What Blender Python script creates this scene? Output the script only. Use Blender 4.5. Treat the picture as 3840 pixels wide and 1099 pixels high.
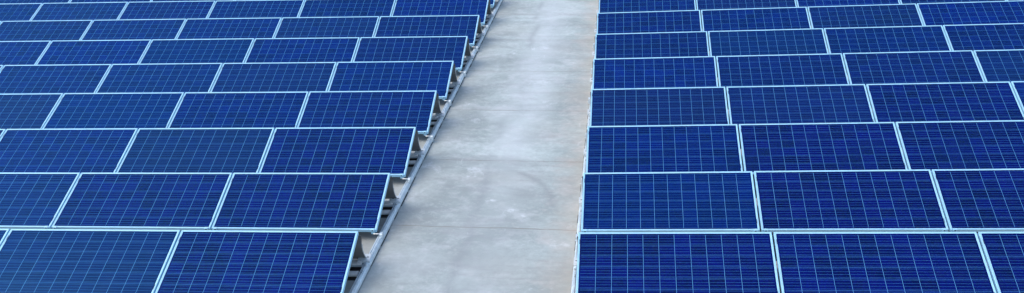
import bpy, bmesh, math, random
from mathutils import Vector, Matrix

P={'cx': 2.803828, 'cy': -8.771558, 'cz': 4.279292, 'f': 3556.288631, 'py': 932.763398, 'tL': 0.365079, 'tR': 0.367518, 'PL': 1.569841, 'PR': 1.606047, 'x0R': 2.294054, 'y0R': 0.056944, 'z0R': -0.087173, 'D': 0.933021, 'slL': -0.019632, 'slR': -0.006594}
JL=[[-0.01412, 0.01027, -0.02379, 0.00313], [-0.01007, -0.01397, -0.00183, 0.00217], [-0.00917, 0.00986, 0.00143, 0.00277], [0.00537, -0.00658, 0.00817, 0.00042], [0.00809, 0.00436, 0.00527, -0.0006], [0.0132, -0.01521, 0.00829, -0.00185], [0.00739, 0.00629, -0.00013, -0.0029], [-0.00069, 0.00498, 0.00259, -0.00334]]
JR=[[0.01827, 0.01235, 0.00317, -7e-05], [0.00988, -0.01983, 0.0127, 0.00103], [0.00805, -0.01457, 0.00963, -0.00066], [0.00475, 0.0239, -0.00487, -0.00081], [-0.00739, 0.00909, -0.00126, -0.00048], [-0.01273, -0.00652, -0.00573, -0.00037], [-0.02083, -0.00441, -0.01364, 0.00129]]

for o in list(bpy.data.objects):
    bpy.data.objects.remove(o)
sc = bpy.context.scene
COL = sc.collection
random.seed(5)

# ------------------------------------------------------------------ camera, sky, sun, exposure
RT = Vector((0.99281087, 0.10381486, -0.05957388))
UP = Vector((0.00541319, 0.45826671, 0.88879825))
FW = Vector((-0.11957119, 0.88273105, -0.4544102))
cam = bpy.data.cameras.new('camera')
cam.sensor_width = 36.0
cam.lens = 36.0 * P['f'] / 3840.0
cam.shift_y = (P['py'] - 549.5) / 3840.0
cam.clip_start = 0.1
cam.clip_end = 500
camo = bpy.data.objects.new('camera', cam)
COL.objects.link(camo)
R3 = Matrix((RT, UP, -FW)).transposed()
camo.matrix_world = Matrix.Translation((P['cx'], P['cy'], P['cz'])) @ R3.to_4x4()
sc.camera = camo

SUN_EL, SUN_AZ = math.radians(54), math.radians(-112)     # azimuth measured from +Y towards +X
world = bpy.data.worlds.new('World')
sc.world = world
world.use_nodes = True
wn = world.node_tree
sky = wn.nodes.new('ShaderNodeTexSky')
sky.sky_type = 'NISHITA'
sky.sun_disc = False
sky.sun_elevation = SUN_EL
sky.sun_rotation = SUN_AZ
sky.air_density = 1.15
sky.dust_density = 2.6
sky.ozone_density = 1.2
wn.links.new(sky.outputs[0], wn.nodes['Background'].inputs[0])
wn.nodes['Background'].inputs[1].default_value = 0.15
sun = bpy.data.lights.new('sun', 'SUN')
sun.energy = 0.5
sun.angle = math.radians(55)
sun.color = (1.0, 0.93, 0.82)
suno = bpy.data.objects.new('sun', sun)
COL.objects.link(suno)
sd = Vector((math.sin(SUN_AZ) * math.cos(SUN_EL), math.cos(SUN_AZ) * math.cos(SUN_EL), math.sin(SUN_EL)))
suno.rotation_euler = sd.to_track_quat('Z', 'Y').to_euler()
suno.location = (0, 0, 12)
sc.view_settings.view_transform = 'Standard'
sc.view_settings.look = 'None'
sc.view_settings.exposure = 0.92
sc.view_settings.gamma = 1.0

# ------------------------------------------------------------------ materials
class NT:
    def __init__(s, name):
        s.m = bpy.data.materials.new(name); s.m.use_nodes = True
        s.t = s.m.node_tree; s.b = s.t.nodes['Principled BSDF']
    def n(s, typ, **kw):
        nd = s.t.nodes.new(typ)
        for k, v in kw.items(): setattr(nd, k, v)
        return nd
    def l(s, a, b): s.t.links.new(a, b)
    def put(s, sock, v):
        if hasattr(v, 'links'): s.l(v, sock)
        else: sock.default_value = v
    def math(s, op, a, b=None, c=None, clamp=False):
        nd = s.n('ShaderNodeMath', operation=op); nd.use_clamp = clamp
        s.put(nd.inputs[0], a)
        if b is not None: s.put(nd.inputs[1], b)
        if c is not None: s.put(nd.inputs[2], c)
        return nd.outputs[0]
    def mr(s, v, a, b, c=0.0, d=1.0):
        nd = s.n('ShaderNodeMapRange'); nd.clamp = True
        s.put(nd.inputs[0], v)
        for i, q in enumerate((a, b, c, d)): s.put(nd.inputs[i + 1], q)
        return nd.outputs[0]
    def noise(s, vec, scale, detail=4, rough=0.55, dist=0.0):
        nd = s.n('ShaderNodeTexNoise')
        s.put(nd.inputs['Vector'], vec)
        nd.inputs['Scale'].default_value = scale; nd.inputs['Detail'].default_value = detail
        nd.inputs['Roughness'].default_value = rough; nd.inputs['Distortion'].default_value = dist
        return nd.outputs[0]
    def mix(s, f, a, b, mode='MIX'):
        nd = s.n('ShaderNodeMix', data_type='RGBA', blend_type=mode)
        s.put(nd.inputs[0], f)
        for i, q in ((6, a), (7, b)):
            s.put(nd.inputs[i], (q + (1.0,)) if isinstance(q, tuple) and len(q) == 3 else q)
        return nd.outputs[2]
    def mapping(s, vec, scale=(1, 1, 1), loc=(0, 0, 0), rot=(0, 0, 0)):
        nd = s.n('ShaderNodeMapping')
        s.l(vec, nd.inputs[0]); nd.inputs[1].default_value = loc
        nd.inputs[2].default_value = rot; nd.inputs[3].default_value = scale
        return nd.outputs[0]

def mat_metal(name, col, rough=0.35, metal=0.6, var=0.12, scale=14.0):
    t = NT(name)
    tc = t.n('ShaderNodeTexCoord').outputs['Object']
    n1 = t.noise(tc, scale, 5, 0.6)
    n2 = t.noise(t.mapping(tc, (3, 90, 90)), 1.0, 2)
    f = t.math('ADD', t.math('MULTIPLY', n1, 0.7), t.math('MULTIPLY', n2, 0.3))
    dark = tuple(c * (1 - 2.2 * var) for c in col)
    t.l(t.mix(t.mr(f, 0.35, 0.65), dark, col), t.b.inputs['Base Color'])
    t.b.inputs['Metallic'].default_value = metal
    t.l(t.mr(n1, 0.3, 0.7, rough - 0.07, rough + 0.1), t.b.inputs['Roughness'])
    return t.m

M = {}
M['frame'] = mat_metal('anodised_frame', (0.36, 0.66, 0.86), 0.42, 0.15, 0.05, 7.0)
M['rail'] = mat_metal('rail_aluminium', (0.68, 0.78, 0.83), 0.38, 0.3, 0.14, 10.0)
M['bracket'] = mat_metal('bracket_steel', (0.62, 0.68, 0.71), 0.45, 0.2, 0.10, 30.0)
M['sheet'] = mat_metal('deflector_sheet', (0.19, 0.19, 0.19), 0.55, 0.2, 0.12, 4.0)
M['edge'] = mat_metal('sheet_edge', (0.72, 0.74, 0.73), 0.45, 0.3, 0.06, 8.0)
M['dark'] = mat_metal('dark_slot', (0.03, 0.05, 0.07), 0.7, 0.0, 0.1, 30.0)

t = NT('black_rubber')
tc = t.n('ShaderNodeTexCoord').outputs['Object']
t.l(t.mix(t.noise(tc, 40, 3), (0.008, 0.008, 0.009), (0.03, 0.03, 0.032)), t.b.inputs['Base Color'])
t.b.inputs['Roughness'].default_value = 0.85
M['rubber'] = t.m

t = NT('ballast_concrete')
tc = t.n('ShaderNodeTexCoord').outputs['Object']
t.l(t.mix(t.mr(t.noise(tc, 9, 8, 0.7), 0.35, 0.65), (0.66, 0.65, 0.62), (0.82, 0.82, 0.80)), t.b.inputs['Base Color'])
t.b.inputs['Roughness'].default_value = 0.85
M['ballast'] = t.m

t = NT('white_backsheet')
tc = t.n('ShaderNodeTexCoord').outputs['Object']
t.l(t.mix(t.noise(tc, 5, 3), (0.55, 0.56, 0.56), (0.66, 0.67, 0.67)), t.b.inputs['Base Color'])
M['back'] = t.m

# photovoltaic laminate: 12 x 6 polycrystalline cells, four busbars each, under dusty glass
t = NT('polycrystalline_cells')
uv = t.n('ShaderNodeUVMap', uv_map='cells').outputs[0]
sx = t.n('ShaderNodeSeparateXYZ'); t.l(uv, sx.inputs[0])
u, v = sx.outputs[0], sx.outputs[1]
oi = t.n('ShaderNodeObjectInfo')
rnd = oi.outputs['Random']
du = t.math('PINGPONG', u, 0.5)
dv = t.math('PINGPONG', v, 0.5)
gapu = t.mr(du, 0.006, 0.012, 1.0, 0.0)
gapv = t.mr(dv, 0.006, 0.012, 1.0, 0.0)
b4 = t.math('PINGPONG', t.math('ADD', t.math('MULTIPLY', v, 4.0), 0.5), 0.5)
bus = t.math('MULTIPLY', t.mr(b4, 0.014, 0.028, 1.0, 0.0), t.mr(du, 0.02, 0.03, 0.0, 0.95))
line = t.math('MAXIMUM', t.math('MAXIMUM', gapu, gapv), bus)
inside = t.math('MULTIPLY', t.math('MULTIPLY', t.math('GREATER_THAN', u, 0.03), t.math('LESS_THAN', u, 11.97)),
                t.math('MULTIPLY', t.math('GREATER_THAN', v, 0.03), t.math('LESS_THAN', v, 5.97)))
line = t.math('MULTIPLY', line, inside)
fl = t.n('ShaderNodeVectorMath', operation='FLOOR'); t.l(uv, fl.inputs[0])
ad = t.n('ShaderNodeVectorMath', operation='ADD'); t.l(fl.outputs[0], ad.inputs[0])
cb = t.n('ShaderNodeCombineXYZ'); t.l(t.math('MULTIPLY', rnd, 917.0), cb.inputs[0]); t.l(cb.outputs[0], ad.inputs[1])
wnz = t.n('ShaderNodeTexWhiteNoise', noise_dimensions='3D'); t.l(ad.outputs[0], wnz.inputs[0])
cellr = wnz.outputs['Value']
ad2 = t.n('ShaderNodeVectorMath', operation='ADD'); t.l(uv, ad2.inputs[0]); t.l(cb.outputs[0], ad2.inputs[1])
vor = t.n('ShaderNodeTexVoronoi'); t.l(ad2.outputs[0], vor.inputs['Vector']); vor.inputs['Scale'].default_value = 9.0
vb = t.n('ShaderNodeSeparateColor'); t.l(vor.outputs['Color'], vb.inputs[0])
big = t.noise(ad2.outputs[0], 0.35, 3, 0.5)
strk = t.noise(t.mapping(ad2.outputs[0], (0.6, 7.0, 1.0)), 1.0, 3, 0.6)
val = t.math('ADD', t.math('MULTIPLY', cellr, 0.22), t.math('MULTIPLY', vb.outputs[0], 0.22))
val = t.math('ADD', val, t.math('MULTIPLY', big, 0.25))
val = t.math('ADD', val, t.math('MULTIPLY', strk, 0.25))
c = t.mix(t.mr(val, 0.28, 0.72), (0.0, 0.0002, 0.042), (0.0, 0.0048, 0.150))
tint = t.mix(t.mr(rnd, 0.0, 1.0), (0.76, 0.78, 0.80), (1.15, 1.25, 1.15))
c = t.mix(1.0, c, tint, 'MULTIPLY')
wn2 = t.n('ShaderNodeTexWhiteNoise', noise_dimensions='1D'); t.l(t.math('MULTIPLY', rnd, 331.0), wn2.inputs['W'])
c = t.mix(t.math('MULTIPLY', t.math('POWER', wn2.outputs['Value'], 2.5), 0.5), c, (0.0001, 0.013, 0.085))
wn3 = t.n('ShaderNodeTexWhiteNoise', noise_dimensions='1D'); t.l(t.math('MULTIPLY', rnd, 577.0), wn3.inputs['W'])
c = t.mix(t.math('MULTIPLY', t.math('POWER', wn3.outputs['Value'], 3.0), 0.55), c, (0.0045, 0.007, 0.060))
# each module: red = share of dull teal-grey cells, green = weak near-row reflection painted indigo
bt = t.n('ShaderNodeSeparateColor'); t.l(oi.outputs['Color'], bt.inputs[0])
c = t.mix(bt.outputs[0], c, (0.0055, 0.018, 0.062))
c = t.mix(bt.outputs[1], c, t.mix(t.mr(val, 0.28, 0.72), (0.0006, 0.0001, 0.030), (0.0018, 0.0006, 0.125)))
lc = t.mix(t.noise(ad2.outputs[0], 3.0, 2), (0.03, 0.20, 0.52), (0.10, 0.30, 0.64))
c = t.mix(t.math('MULTIPLY', line, 0.85), c, lc)
c = t.mix(t.math('MULTIPLY', t.math('MULTIPLY', gapu, inside), 0.85), c, (0.12, 0.35, 0.62))
dust = t.noise(ad2.outputs[0], 0.9, 6, 0.65)
c = t.mix(t.mr(dust, 0.5, 0.9, 0.0, 0.012), c, (0.35, 0.38, 0.40))
# matt cells seen through blue anti-reflection glass
df = t.n('ShaderNodeBsdfDiffuse'); t.l(c, df.inputs['Color'])
gl = t.n('ShaderNodeBsdfGlossy'); gl.inputs['Color'].default_value = (0.13, 0.50, 1.0, 1.0)
t.l(t.mr(dust, 0.3, 0.8, 0.10, 0.22), gl.inputs['Roughness'])
fr = t.n('ShaderNodeFresnel'); fr.inputs['IOR'].default_value = 1.50
mx = t.n('ShaderNodeMixShader'); t.l(fr.outputs[0], mx.inputs[0]); t.l(df.outputs[0], mx.inputs[1]); t.l(gl.outputs[0], mx.inputs[2])
t.l(mx.outputs[0], t.n('ShaderNodeOutputMaterial', is_active_output=True).inputs['Surface'])
t.t.nodes.remove(t.b)
M['cells'] = t.m

# concrete deck: slab joints, blotches, scuffs, dark patches and rusty dust near the right-hand rails
t = NT('weathered_concrete')
ob = t.n('ShaderNodeTexCoord').outputs['Object']
sx = t.n('ShaderNodeSeparateXYZ'); t.l(ob, sx.inputs[0])
nE = t.noise(ob, 11.0, 8, 0.7, 0.2)
X, Y = sx.outputs[0], sx.outputs[1]
nA = t.noise(ob, 0.9, 6, 0.6, 0.4)
nB = t.noise(ob, 3.2, 7, 0.65, 0.3)
nC = t.noise(ob, 40.0, 4, 0.6)
nD = t.noise(t.mapping(ob, (0.9, 3.2, 1), (3, 7, 0), (0, 0, 0.5)), 1.0, 5, 0.6, 1.2)
base = t.mix(t.mr(nA, 0.38, 0.62), (0.280, 0.332, 0.318), (0.442, 0.515, 0.500))
base = t.mix(t.mr(nB, 0.50, 0.62, 0.0, 0.42), base, (0.55, 0.575, 0.585))
base = t.mix(t.mr(nD, 0.50, 0.66, 0.0, 0.45), base, (0.25, 0.27, 0.275))
base = t.mix(t.mr(nE, 0.48, 0.66, 0.0, 0.38), base, (0.27, 0.285, 0.28))
base = t.mix(t.mr(nE, 0.48, 0.34, 0.0, 0.35), base, (0.60, 0.62, 0.61))
nF = t.noise(t.mapping(ob, (17.0, 12.0, 1), (1, 2, 0), (0, 0, 0.4)), 1.0, 6, 0.7, 0.5)
base = t.mix(t.mr(nF, 0.54, 0.66, 0.0, 0.22), base, (0.24, 0.25, 0.245))
base = t.mix(t.mr(nC, 0.3, 0.7, 0.0, 0.10), base, (0.20, 0.21, 0.21))
# slab to slab tone
slab = t.math('FLOOR', t.math('DIVIDE', t.math('SUBTRACT', Y, 1.10), 2.08))
ws = t.n('ShaderNodeTexWhiteNoise', noise_dimensions='1D'); t.l(slab, ws.inputs['W'])
base = t.mix(t.math('MULTIPLY', ws.outputs['Value'], 0.10), base, (0.30, 0.31, 0.31))
base = t.mix(t.mr(Y, 3.15, 3.25, 0.10, 0.0), base, (0.25, 0.26, 0.26))
base = t.mix(t.mr(Y, 1.05, 1.15, 0.12, 0.0), base, (0.25, 0.27, 0.27))
wx = t.math('ADD', X, t.math('MULTIPLY', t.math('SUBTRACT', t.noise(ob, 3.0, 5, 0.6), 0.5), 0.35))
wy = t.math('ADD', Y, t.math('MULTIPLY', t.math('SUBTRACT', t.noise(t.mapping(ob, (1, 1, 1), (5, 9, 0)), 3.0, 5, 0.6), 0.5), 0.35))
def patch(x, y, rx, ry, col, k, edge=0.5, brk=0.0):
    global base
    a = t.math('DIVIDE', t.math('SUBTRACT', wx, x), rx); b = t.math('DIVIDE', t.math('SUBTRACT', wy, y), ry)
    d = t.math('SQRT', t.math('ADD', t.math('MULTIPLY', a, a), t.math('MULTIPLY', b, b)))
    m_ = t.mr(d, edge, 1.0, k, 0.0)
    if brk: m_ = t.math('MULTIPLY', m_, t.mr(nE, 0.50 - brk, 0.50 + brk))
    base = t.mix(m_, base, col)
DK, LT, BR = (0.22, 0.24, 0.235), (0.66, 0.70, 0.71), (0.34, 0.33, 0.30)
for q in ((1.15, 0.30, 0.75, 0.35, DK, 0.35, 0.2), (1.45, 2.05, 0.40, 0.60, DK, 0.32, 0.2), (0.75, 2.1, 0.5, 0.5, DK, 0.22, 0.1),
          (2.05, 0.72, 0.26, 0.14, LT, 0.65, 0.3, 0.08), (1.43, 1.60, 0.13, 0.11, LT, 0.6, 0.2, 0.06), (1.60, 1.42, 0.12, 0.13, LT, 0.5, 0.2, 0.06),
          (1.14, 1.92, 0.12, 0.09, LT, 0.6, 0.2, 0.05), (1.1, 2.6, 0.9, 0.3, BR, 0.3, 0.1), (1.7, 4.4, 0.5, 0.9, BR, 0.28, 0.1), (0.5, 4.7, 0.6, 0.4, DK, 0.28, 0.2),
          (1.15, 3.9, 0.35, 0.9, LT, 0.28, 0.2), (1.45, 6.8, 0.35, 0.45, LT, 0.4, 0.2, 0.1), (0.85, 5.2, 0.35, 0.5, LT, 0.3, 0.2), (1.14, 6.6, 0.12, 0.7, DK, 0.28, 0.2),
          (1.9, 6.0, 0.5, 0.7, BR, 0.3, 0.1), (0.6, 7.9, 0.8, 0.5, DK, 0.22, 0.1), (1.7, 8.8, 0.6, 0.6, BR, 0.25, 0.1), (1.85, 7.9, 0.25, 0.25, LT, 0.5, 0.2, 0.08),
          (0.6, 10.2, 0.7, 0.7, BR, 0.25, 0.1), (1.7, 11.6, 0.6, 0.5, LT, 0.4, 0.2, 0.08), (1.6, 0.0, 0.6, 0.5, BR, 0.25, 0.1), (0.5, 0.2, 0.5, 0.5, LT, 0.18, 0.1)):
    patch(*q)
# joints
jy = t.math('ADD', Y, t.math('MULTIPLY', t.math('SUBTRACT', t.noise(ob, 2.5, 3), 0.5), 0.05))
jd = t.math('MULTIPLY', t.math('PINGPONG', t.math('SUBTRACT', t.math('DIVIDE', t.math('SUBTRACT', jy, 1.10), 2.08), 0.0), 0.5), 2.08)
jn = t.mr(t.noise(t.mapping(ob, (1.6, 0.5, 1)), 1.0, 4, 0.6), 0.38, 0.62, 0.25, 1.0)
joint = t.math('MULTIPLY', t.mr(jd, 0.006, 0.016, 1.0, 0.0), jn)
halo = t.math('MULTIPLY', t.mr(jd, 0.02, 0.20, 0.30, 0.0), t.mr(nB, 0.35, 0.6))
base = t.mix(halo, base, (0.28, 0.29, 0.285))
base = t.mix(t.math('MULTIPLY', joint, 0.78), base, (0.17, 0.15, 0.115))
# pale cement splashes
sp = t.noise(t.mapping(ob, (2.2, 1.1, 1), (11, 4, 0)), 1.0, 9, 0.72, 0.6)
base = t.mix(t.mr(sp, 0.60, 0.68, 0.0, 0.55), base, (0.62, 0.66, 0.68))
# drip mark running along the middle of the walkway
xm = t.math('ADD', X, t.math('MULTIPLY', t.math('SUBTRACT', t.noise(ob, 0.7, 3), 0.5), 0.5))
md = t.math('ABSOLUTE', t.math('SUBTRACT', xm, 0.98))
ml = t.math('ABSOLUTE', t.math('SUBTRACT', xm, 1.25))
base = t.mix(t.math('MULTIPLY', t.mr(ml, 0.05, 0.50, 0.50, 0.0), t.math('MULTIPLY', t.mr(Y, 2.5, 6.0, 0.3, 1.0), t.mr(nE, 0.38, 0.60, 0.2, 1.0))), base, (0.58, 0.62, 0.65))
base = t.mix(t.math('MULTIPLY', t.mr(md, 0.01, 0.10, 0.40, 0.0), t.mr(t.noise(t.mapping(ob, (1, 0.5, 1), (5, 0, 0)), 1.0, 3), 0.48, 0.6)), base, (0.24, 0.26, 0.27))
# brownish dust near the right-hand row ends and darker grey along the left rail
xr = t.math('ADD', X, t.math('MULTIPLY', t.math('SUBTRACT', nB, 0.5), 0.9))
base = t.mix(t.mr(xr, 1.80, 2.45, 0.0, 0.60), base, (0.46, 0.385, 0.31))
base = t.mix(t.mr(xr, 0.55, 0.05, 0.0, 0.30), base, (0.30, 0.30, 0.28))
base = t.mix(t.mr(xr, 0.0, -0.4, 0.0, 0.6), base, (0.30, 0.28, 0.26))  # shade under the left panels, painted into the deck colour
# curved tyre scuff
cx_, cy_ = 0.60, 1.75
rr = t.math('SQRT', t.math('ADD', t.math('POWER', t.math('SUBTRACT', X, cx_), 2.0), t.math('POWER', t.math('SUBTRACT', Y, cy_), 2.0)))
rr = t.math('ADD', rr, t.math('MULTIPLY', t.math('SUBTRACT', nB, 0.5), 0.12))
ring = t.math('MULTIPLY', t.mr(t.math('ABSOLUTE', t.math('SUBTRACT', rr, 1.30)), 0.0, 0.09, 0.45, 0.0),
              t.math('MULTIPLY', t.mr(X, 1.2, 1.5), t.mr(Y, 1.5, 1.9)))
base = t.mix(ring, base, (0.22, 0.23, 0.235))
# specks and tiny pits
vo = t.n('ShaderNodeTexVoronoi'); t.l(ob, vo.inputs['Vector']); vo.inputs['Scale'].default_value = 2.6
vc = t.n('ShaderNodeSeparateColor'); t.l(vo.outputs['Color'], vc.inputs[0])
spk = t.math('MULTIPLY', t.mr(vo.outputs['Distance'], 0.02, 0.035, 1.0, 0.0), t.math('GREATER_THAN', vc.outputs[0], 0.72))
base = t.mix(t.math('MULTIPLY', spk, 0.7), base, (0.10, 0.09, 0.085))
t.l(base, t.b.inputs['Base Color'])
t.l(t.mr(nA, 0.3, 0.7, 0.62, 0.85), t.b.inputs['Roughness'])
bp = t.n('ShaderNodeBump'); bp.inputs['Strength'].default_value = 0.25; bp.inputs['Distance'].default_value = 0.01
hh = t.math('SUBTRACT', t.math('ADD', t.math('MULTIPLY', nC, 0.3), nB), joint)
t.l(hh, bp.inputs['Height']); t.l(bp.outputs[0], t.b.inputs['Normal'])
M['concrete'] = t.m

# ------------------------------------------------------------------ mesh helpers
def obj(name, bm, mats, parent=None, smooth=False):
    bmesh.ops.recalc_face_normals(bm, faces=bm.faces)
    me = bpy.data.meshes.new(name); bm.to_mesh(me); bm.free()
    for m in (mats if isinstance(mats, (list, tuple)) else [mats]): me.materials.append(m)
    if smooth:
        for f in me.polygons: f.use_smooth = True
    o = bpy.data.objects.new(name, me); COL.objects.link(o)
    if parent: o.parent = parent
    return o

def box(bm, lo, hi, bev=0.0, mi=0):
    lo, hi = Vector(lo), Vector(hi)
    r = bmesh.ops.create_cube(bm, size=1.0)
    for vtx in r['verts']:
        vtx.co = Vector(((lo[i] + hi[i]) / 2 + vtx.co[i] * (hi[i] - lo[i]) for i in range(3)))
    fs = set(f for vtx in r['verts'] for f in vtx.link_faces)
    for f in fs: f.material_index = mi
    if bev > 0:
        es = list(set(e for f in fs for e in f.edges))
        bmesh.ops.bevel(bm, geom=es, offset=bev, segments=1, affect='EDGES', profile=0.5)

def prism(bm, poly, x0, x1, axis='x', mi=0):
    """closed polygon extruded along x (poly = (y, z)) or y (poly = (x, z))"""
    mk = (lambda a, q: (a, q[0], q[1])) if axis == 'x' else (lambda a, q: (q[0], a, q[1]))
    A = [bm.verts.new(mk(x0, q)) for q in poly]; B = [bm.verts.new(mk(x1, q)) for q in poly]
    n = len(poly)
    fs = [bm.faces.new((A[i], A[(i + 1) % n], B[(i + 1) % n], B[i])) for i in range(n)]
    fs.append(bm.faces.new(A[::-1])); fs.append(bm.faces.new(B))
    for f in fs: f.material_index = mi

def cyl(bm, p0, p1, r, seg=12, mi=0):
    p0, p1 = Vector(p0), Vector(p1)
    q = (p1 - p0).to_track_quat('Z', 'Y').to_matrix().to_4x4()
    res = bmesh.ops.create_cone(bm, cap_ends=True, segments=seg, radius1=r, radius2=r, depth=(p1 - p0).length,
                                matrix=Matrix.Translation((p0 + p1) / 2) @ q)
    for vtx in res['verts']:
        for f in vtx.link_faces: f.material_index = mi

def empty(name, mat_w):
    o = bpy.data.objects.new(name, None); COL.objects.link(o)
    o.empty_display_size = 0.1; o.matrix_world = mat_w
    return o

def tag(o, label, cat, group=None):
    o['label'] = label; o['category'] = cat; o['kind'] = 'thing'
    if group: o['group'] = group
    return o

def dup(root, mat_w, children=None):
    r = root.copy(); COL.objects.link(r); r.matrix_world = mat_w
    for ch in (children or list(root.children)):
        c2 = ch.copy(); COL.objects.link(c2); c2.parent = r
    return r

# ------------------------------------------------------------------ layout (metres)
W, D, GAP, TH = 1.956, P['D'], 0.02, 0.040
GZ = -0.480                                 # deck below a row's top edge
def jit(arr, r):
    J = JL if arr == 'L' else JR
    return J[r] if 0 <= r < len(J) else [J[-1][0], 0.0, J[-1][2], J[-1][3]] if r >= len(J) else [J[0][0], 0.0, J[0][2], J[0][3]]
def top_point(arr, r, x):
    """point on the top edge of row r at x metres from the walkway end (x is negative for the left array)"""
    dx, dy, dz, sl = jit(arr, r)
    if arr == 'L':
        return Vector((x + dx, r * P['PL'] + dy, P['slL'] * x + sl * x + dz))
    return Vector((P['x0R'] + x + dx, P['y0R'] + r * P['PR'] + dy, P['z0R'] + (P['slR'] + sl) * x + dz))
def deck_z(x):
    zl, zr = GZ, P['z0R'] + GZ
    if x <= 0: return zl + P['slL'] * x
    if x >= P['x0R']: return zr + P['slR'] * (x - P['x0R'])
    return zl + (zr - zl) * x / P['x0R']
def px(pt):
    v_ = Vector(pt) - camo.location
    d = v_.dot(FW)
    return 1920 + P['f'] * v_.dot(RT) / d, P['py'] - P['f'] * v_.dot(UP) / d

# deck
bm = bmesh.new()
xs = [-30, -12, -6, -3, -1, 0, 0.6, 1.2, 1.8, P['x0R'], 3.5, 6, 12, 30]
ys = [-14, -6, -2, 0, 2, 4, 6, 8, 10, 12, 16, 22, 40]
vg = [[bm.verts.new((x, y, deck_z(x))) for x in xs] for y in ys]
for j in range(len(ys) - 1):
    for i in range(len(xs) - 1):
        bm.faces.new((vg[j][i], vg[j][i + 1], vg[j + 1][i + 1], vg[j + 1][i]))
deck = obj('ground', bm, M['concrete'])
deck['kind'] = 'structure'

# ------------------------------------------------------------------ one solar panel; local origin = low left corner of the glass side
LIP = 0.021
def make_panel():
    root = empty('solar_panel', Matrix.Identity(4))
    bm = bmesh.new()
    # four mitred bars, cross section: outer wall, raised outer bead, lip stepping down to the glass
    prof = [(0, -TH), (0, -0.002), (0.002, 0), (0.011, 0), (0.0125, -0.0018), (LIP, -0.0025), (LIP, -0.009), (0.004, -0.009), (0.004, -TH + 0.003), (0.022, -TH + 0.003), (0.022, -TH)]
    cor = [(0, 0, 1, 1), (W, 0, -1, 1), (W, D, -1, -1), (0, D, 1, -1)]
    rings = [[bm.verts.new((cx + sx_ * q[0], cy + sy_ * q[0], q[1])) for q in prof] for cx, cy, sx_, sy_ in cor]
    n = len(prof)
    for k in range(4):
        A, B = rings[k], rings[(k + 1) % 4]
        for i in range(n):
            bm.faces.new((A[i], B[i], B[(i + 1) % n], A[(i + 1) % n]))
    # dark drain slots let into the short sides
    box(bm, (W - 0.0205, 0.10, -0.0045), (W - 0.0155, 0.165, -0.0012), 0, 1)
    box(bm, (0.0155, D - 0.165, -0.0045), (0.0205, D - 0.10, -0.0012), 0, 1)
    obj('frame', bm, [M['frame'], M['dark']], root)
    bm = bmesh.new()
    uvl = bm.loops.layers.uv.new('cells')
    e = LIP - 0.002; mg = 0.010
    zt, zb = -0.0045, -0.0085
    c4 = [(e, e), (W - e, e), (W - e, D - e), (e, D - e)]
    T = [bm.verts.new((x, y, zt)) for x, y in c4]; Bt = [bm.verts.new((x, y, zb)) for x, y in c4]
    f = bm.faces.new(T)
    cw = (W - 2 * LIP - 2 * mg) / 12; ch = (D - 2 * LIP - 2 * mg) / 6
    g = bm.faces.new(Bt[::-1]); g.material_index = 1
    for i in range(4):
        s_ = bm.faces.new((T[i], Bt[i], Bt[(i + 1) % 4], T[(i + 1) % 4])); s_.material_index = 1
    for ff in bm.faces:
        for lp in ff.loops:
            lp[uvl].uv = ((lp.vert.co.x - LIP - mg) / cw, (lp.vert.co.y - LIP - mg) / ch)
    obj('cell_laminate', bm, [M['cells'], M['back']], root)
    for x in (0.045, W - 0.045):            # U clips gripping the low edge of the frame
        bm = bmesh.new()
        prism(bm, [(-0.010, -0.062), (-0.010, 0.005), (0.016, 0.005), (0.016, 0.0015), (-0.004, 0.0015), (-0.004, -0.045), (0.022, -0.045), (0.022, -0.062)],
              x - 0.021, x + 0.021)
        box(bm, (x - 0.007, -0.0135, -0.012), (x + 0.007, -0.0105, 0.0005), 0, 1)
        obj('edge_clip', bm, [M['frame'], M['dark']], root)
    return root

def panel_matrix(arr, r, k):
    xl = (-(k + 1) * (W + GAP) + GAP) if arr == 'L' else k * (W + GAP)
    a, b = top_point(arr, r, xl), top_point(arr, r, xl + W)
    ex = (b - a).normalized()
    tt = P['tL'] if arr == 'L' else P['tR']
    ey = Vector((0, math.cos(tt), math.sin(tt)))
    ey = (ey - ex * ey.dot(ex)).normalized()
    ez = ex.cross(ey)
    lo = a - ey * D
    # fixings settle a little differently under each panel
    h = random.uniform(-0.0012, 0.0012)
    m = Matrix((ex, ey, ez)).transposed().to_4x4()
    return Matrix.Translation(lo + ez * h) @ m @ Matrix.Rotation(random.uniform(-0.0008, 0.0008), 4, 'Z')

ORD = ['first', 'second', 'third', 'fourth', 'fifth', 'sixth', 'seventh', 'eighth', 'ninth', 'tenth', 'eleventh', 'twelfth']
def row_name(arr, r):
    side = 'left' if arr == 'L' else 'right'
    return ('the nearest row' if r == 0 else 'the %s row back' % ORD[r]) + ', %s of the walkway' % side
def in_frame(m, w=W, d=D):
    pts = [px(m @ Vector((w * i / 8, d * j / 4, 0))) for i in range(9) for j in range(5)]
    return any(-6 < a < 3846 and -6 < b < 1105 for a, b in pts)

proto = make_panel()
used = False
cols = {}
panels = {}
for arr in 'LR':
    for r in range(0, 10):
        for k in range(0, 12):
            m = panel_matrix(arr, r, k)
            if not in_frame(m): continue
            cols.setdefault((arr, r), []).append(k)
            if not used: o = proto; o.matrix_world = m; used = True
            else: o = dup(proto, m)
            panels[(arr, r, k)] = o
            if k == 0: lab = 'blue solar panel at the walkway end of ' + row_name(arr, r)
            else: lab = '%s blue solar panel from the walkway in ' % ORD[k] + row_name(arr, r)
            tag(o, lab, 'solar panel', 'solar panels in rows %s of the walkway' % ('left' if arr == 'L' else 'right'))

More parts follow.
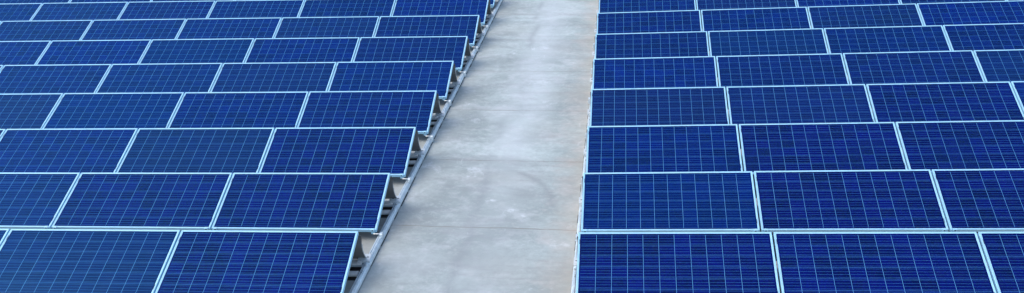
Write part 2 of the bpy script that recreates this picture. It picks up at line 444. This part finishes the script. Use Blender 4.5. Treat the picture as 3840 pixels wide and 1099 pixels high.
# ------------------------------------------------------------------ curved sheet closing the back of each row
DEF = [(-0.004, -0.046), (0.022, -0.070), (0.036, -0.100), (0.032, -0.132), (0.012, -0.160), (0.003, -0.195), (0.008, -0.235),
       (0.030, -0.285), (0.064, -0.333), (0.098, -0.370), (0.112, -0.392)]
def strip_poly(pts, th):
    out, back = [], []
    for i, q in enumerate(pts):
        a = Vector(pts[max(i - 1, 0)]); b = Vector(pts[min(i + 1, len(pts) - 1)])
        t_ = (b - a).normalized(); nn = Vector((-t_.y, t_.x)) * th / 2
        out.append(tuple(Vector(q) + nn)); back.append(tuple(Vector(q) - nn))
    return out + back[::-1]
def place(o, base, slope):
    o.matrix_world = Matrix.Translation(base) @ Matrix.Rotation(-math.atan(slope), 4, 'Y')

DULL = {('L', 1, 2), ('L', 2, 1), ('L', 3, 3), ('L', 4, 1), ('L', 4, 2), ('L', 4, 3), ('L', 6, 1), ('L', 6, 2), ('L', 6, 3), ('L', 6, 4), ('L', 7, 4), ('L', 7, 5),
        ('L', 0, 1), ('R', 3, 0), ('R', 3, 1), ('R', 4, 0), ('R', 5, 1), ('R', 6, 2), ('L', 2, 2), ('R', 4, 3)}
NEAR_DIM = {('L', 0, 0), ('L', 1, 0), ('L', 1, 1), ('R', 0, 0), ('R', 0, 1), ('R', 0, 2), ('R', 1, 1), ('R', 1, 2), ('R', 2, 1), ('R', 2, 2), ('L', 2, 0), ('R', 3, 2)}  # near modules whose weaker sky reflection is painted as a deeper cell colour
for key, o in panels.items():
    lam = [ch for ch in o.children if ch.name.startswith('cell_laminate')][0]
    lam.color = (random.uniform(0.14, 0.38) if key in DULL else random.uniform(0, 0.12), random.uniform(0.75, 1.0) if key in NEAR_DIM else random.uniform(0, 0.15), 0, 1)
for (arr, r), ks in cols.items():
    n = max(ks) + 1
    L = n * (W + GAP) - GAP
    s = -1 if arr == 'L' else 1
    base = top_point(arr, r, 0)
    dx, dy, dz, sl = jit(arr, r)
    slope = (P['slL'] if arr == 'L' else P['slR']) + sl
    o = empty('wind_deflector', Matrix.Identity(4))
    place(o, base, slope)
    bm = bmesh.new()
    prism(bm, strip_poly(DEF, 0.003), min(0.016 * -s, s * L), max(0.016 * -s, s * L))
    obj('sheet', bm, M['sheet'], o)
    bm = bmesh.new()                        # folded end rim
    x0, x1 = sorted((0.0165 * -s, 0.026 * -s))
    prism(bm, strip_poly(DEF[4:], 0.006), x0, x1)
    obj('end_rim', bm, M['edge'], o)
    tag(o, 'curved grey sheet behind ' + row_name(arr, r), 'wind deflector', 'curved sheets behind the panel rows')

# ------------------------------------------------------------------ rails running under the row ends and seams
def rail_profile(h):
    w = 0.029
    return [(-w, 0.004), (-w, h - 0.012), (-w + 0.003, h - 0.004), (-w + 0.010, h - 0.004), (-w + 0.010, h), (-0.012, h), (-0.012, h - 0.022), (-0.003, h - 0.022),
            (-0.004, h), (0.009, h), (0.009, h - 0.006), (0.018, h - 0.006), (0.018, h - 0.020), (w, h - 0.024), (w + 0.006, 0.012), (w + 0.006, 0.004)]
def make_rail(arr, k, lab):
    s = -1 if arr == 'L' else 1
    xo = -s * 0.018 if k == 0 else s * (k * (W + GAP) - GAP / 2)
    xw = xo if arr == 'L' else P['x0R'] + xo
    PP = P['PL'] if arr == 'L' else P['PR']
    y0 = 0 if arr == 'L' else P['y0R']
    zb = deck_z(xw)
    o = empty('mounting_rail', Matrix.Translation((xw, 0, zb)))
    ya, yb = -2.6, y0 + 8.6 * PP
    prof = [(q[0] * -s, q[1] + 0.010) for q in rail_profile(0.058)]
    bm = bmesh.new()
    nseg = 3
    for i in range(nseg):
        a = ya + (yb - ya) * i / nseg; b = ya + (yb - ya) * (i + 1) / nseg - 0.006
        prism(bm, prof, a, b, 'y')
    for r in range(9):
        yy = y0 + r * PP
        for q in (-0.20, -0.165):
            xa, xb = sorted((-s * -0.002, -s * 0.0075))
            box(bm, (xa, yy + q, 0.062), (xb, yy + q + 0.016, 0.0686), 0, 1)
    obj('rail_profile', bm, [M['rail'], M['dark']], o)
    if k == 0:
        for r in range(8):
            yy = y0 + r * PP
            for a, b in ((0.07, 0.47), (0.55, 0.97), (1.26, 1.44)):
                bm = bmesh.new()
                xa, xb = sorted((-s * -0.03, -s * (0.040 + random.uniform(-0.003, 0.004))))
                box(bm, (xa, yy - (0.03 if arr == 'R' else 0) + a, 0.0008), (xb, yy + b, 0.0132), 0.002)
                obj('rubber_pad', bm, M['rubber'], o)
            bm = bmesh.new()
            cyl(bm, (-s * 0.013, yy - 0.035, 0.060), (-s * 0.013, yy - 0.035, 0.078), 0.011, 6)
            cyl(bm, (-s * 0.013, yy - 0.035, 0.060), (-s * 0.013, yy - 0.035, 0.086), 0.005, 8)
            obj('bolt', bm, M['bracket'], o)
    tag(o, lab, 'mounting rail', 'aluminium rails under the panel rows')
for arr, side in (('L', 'left'), ('R', 'right')):
    for k in range(6 if arr == 'L' else 5):
        lab = ('long silver rail along the %s edge of the concrete walkway' % side) if k == 0 else \
              'silver rail under the %s panel seam %s of the walkway' % (ORD[k - 1], side)
        make_rail(arr, k, lab)

# ------------------------------------------------------------------ fixings at the walkway ends of the rows
def support_bracket(arr):
    s = 1 if arr == 'L' else -1
    bm = bmesh.new()
    # plate sloping gently, folded down at the front, with two slots
    def bx(a, b, c, d, e_, f_, mi=0, bev=0.0015):
        xa, xb = sorted((a * s, b * s)); box(bm, (xa, c, e_), (xb, d, f_), bev, mi)
    bx(-0.072, 0.066, 0.045, 0.150, 0.0, 0.0045)
    bx(-0.040, -0.015, 0.095, 0.105, 0.003, 0.0058, 1, 0)
    bx(0.022, 0.048, 0.095, 0.105, 0.003, 0.0058, 1, 0)
    bmesh.ops.rotate(bm, cent=(0, 0.045, 0), matrix=Matrix.Rotation(math.radians(20), 3, 'X'), verts=bm.verts)
    bx(-0.072, 0.066, 0.0415, 0.0460, -0.020, 0.0030)
    cyl(bm, (0.018 * s, 0.06, -0.004), (0.018 * s, 0.06, 0.012), 0.009, 6)
    return obj('support_bracket', bm, [M['bracket'], M['dark']])

def rail_clamp(arr):
    s = 1 if arr == 'L' else -1
    root = empty('rail_clamp', Matrix.Identity(4))
    bm = bmesh.new()
    cyl(bm, (-0.045 * s, -0.012, 0.040), (0.045 * s, -0.006, 0.034), 0.0075, 14)
    obj('rod', bm, M['edge'], root, True)
    bm = bmesh.new()
    a, b = sorted((0.030 * s, 0.062 * s))
    prism(bm, [(-0.028, -0.045), (-0.028, 0.030), (-0.018, 0.044), (0.022, 0.044), (0.032, 0.030), (0.032, 0.000), (0.024, 0.000), (0.024, 0.028), (-0.020, 0.028), (-0.020, -0.045)], a, b)
    c1, c2 = sorted((0.054 * s, 0.059 * s))
    box(bm, (c1, -0.027, -0.048), (c2, 0.025, 0.03), 0.001)
    obj('saddle', bm, M['rail'], root)
    bm = bmesh.new()
    cyl(bm, (0.058 * s, -0.006, -0.020), (0.070 * s, -0.006, -0.020), 0.010, 6)
    cyl(bm, (0.058 * s, -0.006, -0.020), (0.078 * s, -0.006, -0.020), 0.005, 8)
    obj('bolt', bm, M['bracket'], root)
    return root

def ballast_beam():
    root = empty('ballast_block', Matrix.Identity(4))
    bm = bmesh.new()
    box(bm, (-0.62, -0.062, 0.036), (0.0, 0.050, 0.064), 0.004)
    obj('concrete_slab', bm, M['ballast'], root)
    bm = bmesh.new()
    box(bm, (-0.66, -0.070, 0.031), (0.012, -0.0655, 0.052), 0.001)
    box(bm, (-0.66, -0.0655, 0.0310), (0.012, 0.056, 0.0355), 0.001)
    obj('tray', bm, M['rail'], root)
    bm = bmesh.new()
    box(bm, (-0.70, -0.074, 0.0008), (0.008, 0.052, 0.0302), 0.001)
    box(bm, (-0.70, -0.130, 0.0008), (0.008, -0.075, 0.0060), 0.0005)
    obj('shade_mat', bm, M['rubber'], root)  # black mat that paints in the deep shade under and between the blocks
    return root

for arr, side in (('L', 'left'), ('R', 'right')):
    s = 1 if arr == 'L' else -1
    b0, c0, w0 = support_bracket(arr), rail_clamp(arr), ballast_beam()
    fb = fc = fw = True
    nb = 8 if arr == 'L' else 8
    for r in range(nb):
        tp = top_point(arr, r, 0)
        if fb: o = b0; fb = False
        else: o = b0.copy(); COL.objects.link(o)
        o.location = (tp.x, tp.y, deck_z(tp.x) + 0.074)
        tag(o, 'slotted grey plate at the end of ' + row_name(arr, r), 'bracket', 'slotted brackets on the end rails')
        if r > 0:
            tt = P['tL'] if arr == 'L' else P['tR']
            mw = Matrix.Translation((tp.x, tp.y - D * math.cos(tt), deck_z(tp.x) + 0.058))
            if fc: o = c0; o.matrix_world = mw; fc = False
            else: o = dup(c0, mw)
            tag(o, 'silver rod clamp at low corner of ' + row_name(arr, r), 'clamp', 'rail clamps at the row ends')
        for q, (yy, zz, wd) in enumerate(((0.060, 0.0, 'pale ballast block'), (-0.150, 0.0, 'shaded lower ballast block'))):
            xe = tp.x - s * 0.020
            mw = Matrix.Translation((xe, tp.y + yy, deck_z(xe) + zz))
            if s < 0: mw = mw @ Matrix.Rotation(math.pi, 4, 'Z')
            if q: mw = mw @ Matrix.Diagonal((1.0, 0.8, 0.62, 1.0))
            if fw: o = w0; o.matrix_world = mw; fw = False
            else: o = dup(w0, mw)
            tag(o, wd + ' under ' + row_name(arr, r), 'ballast block', 'ballast blocks under the row ends')
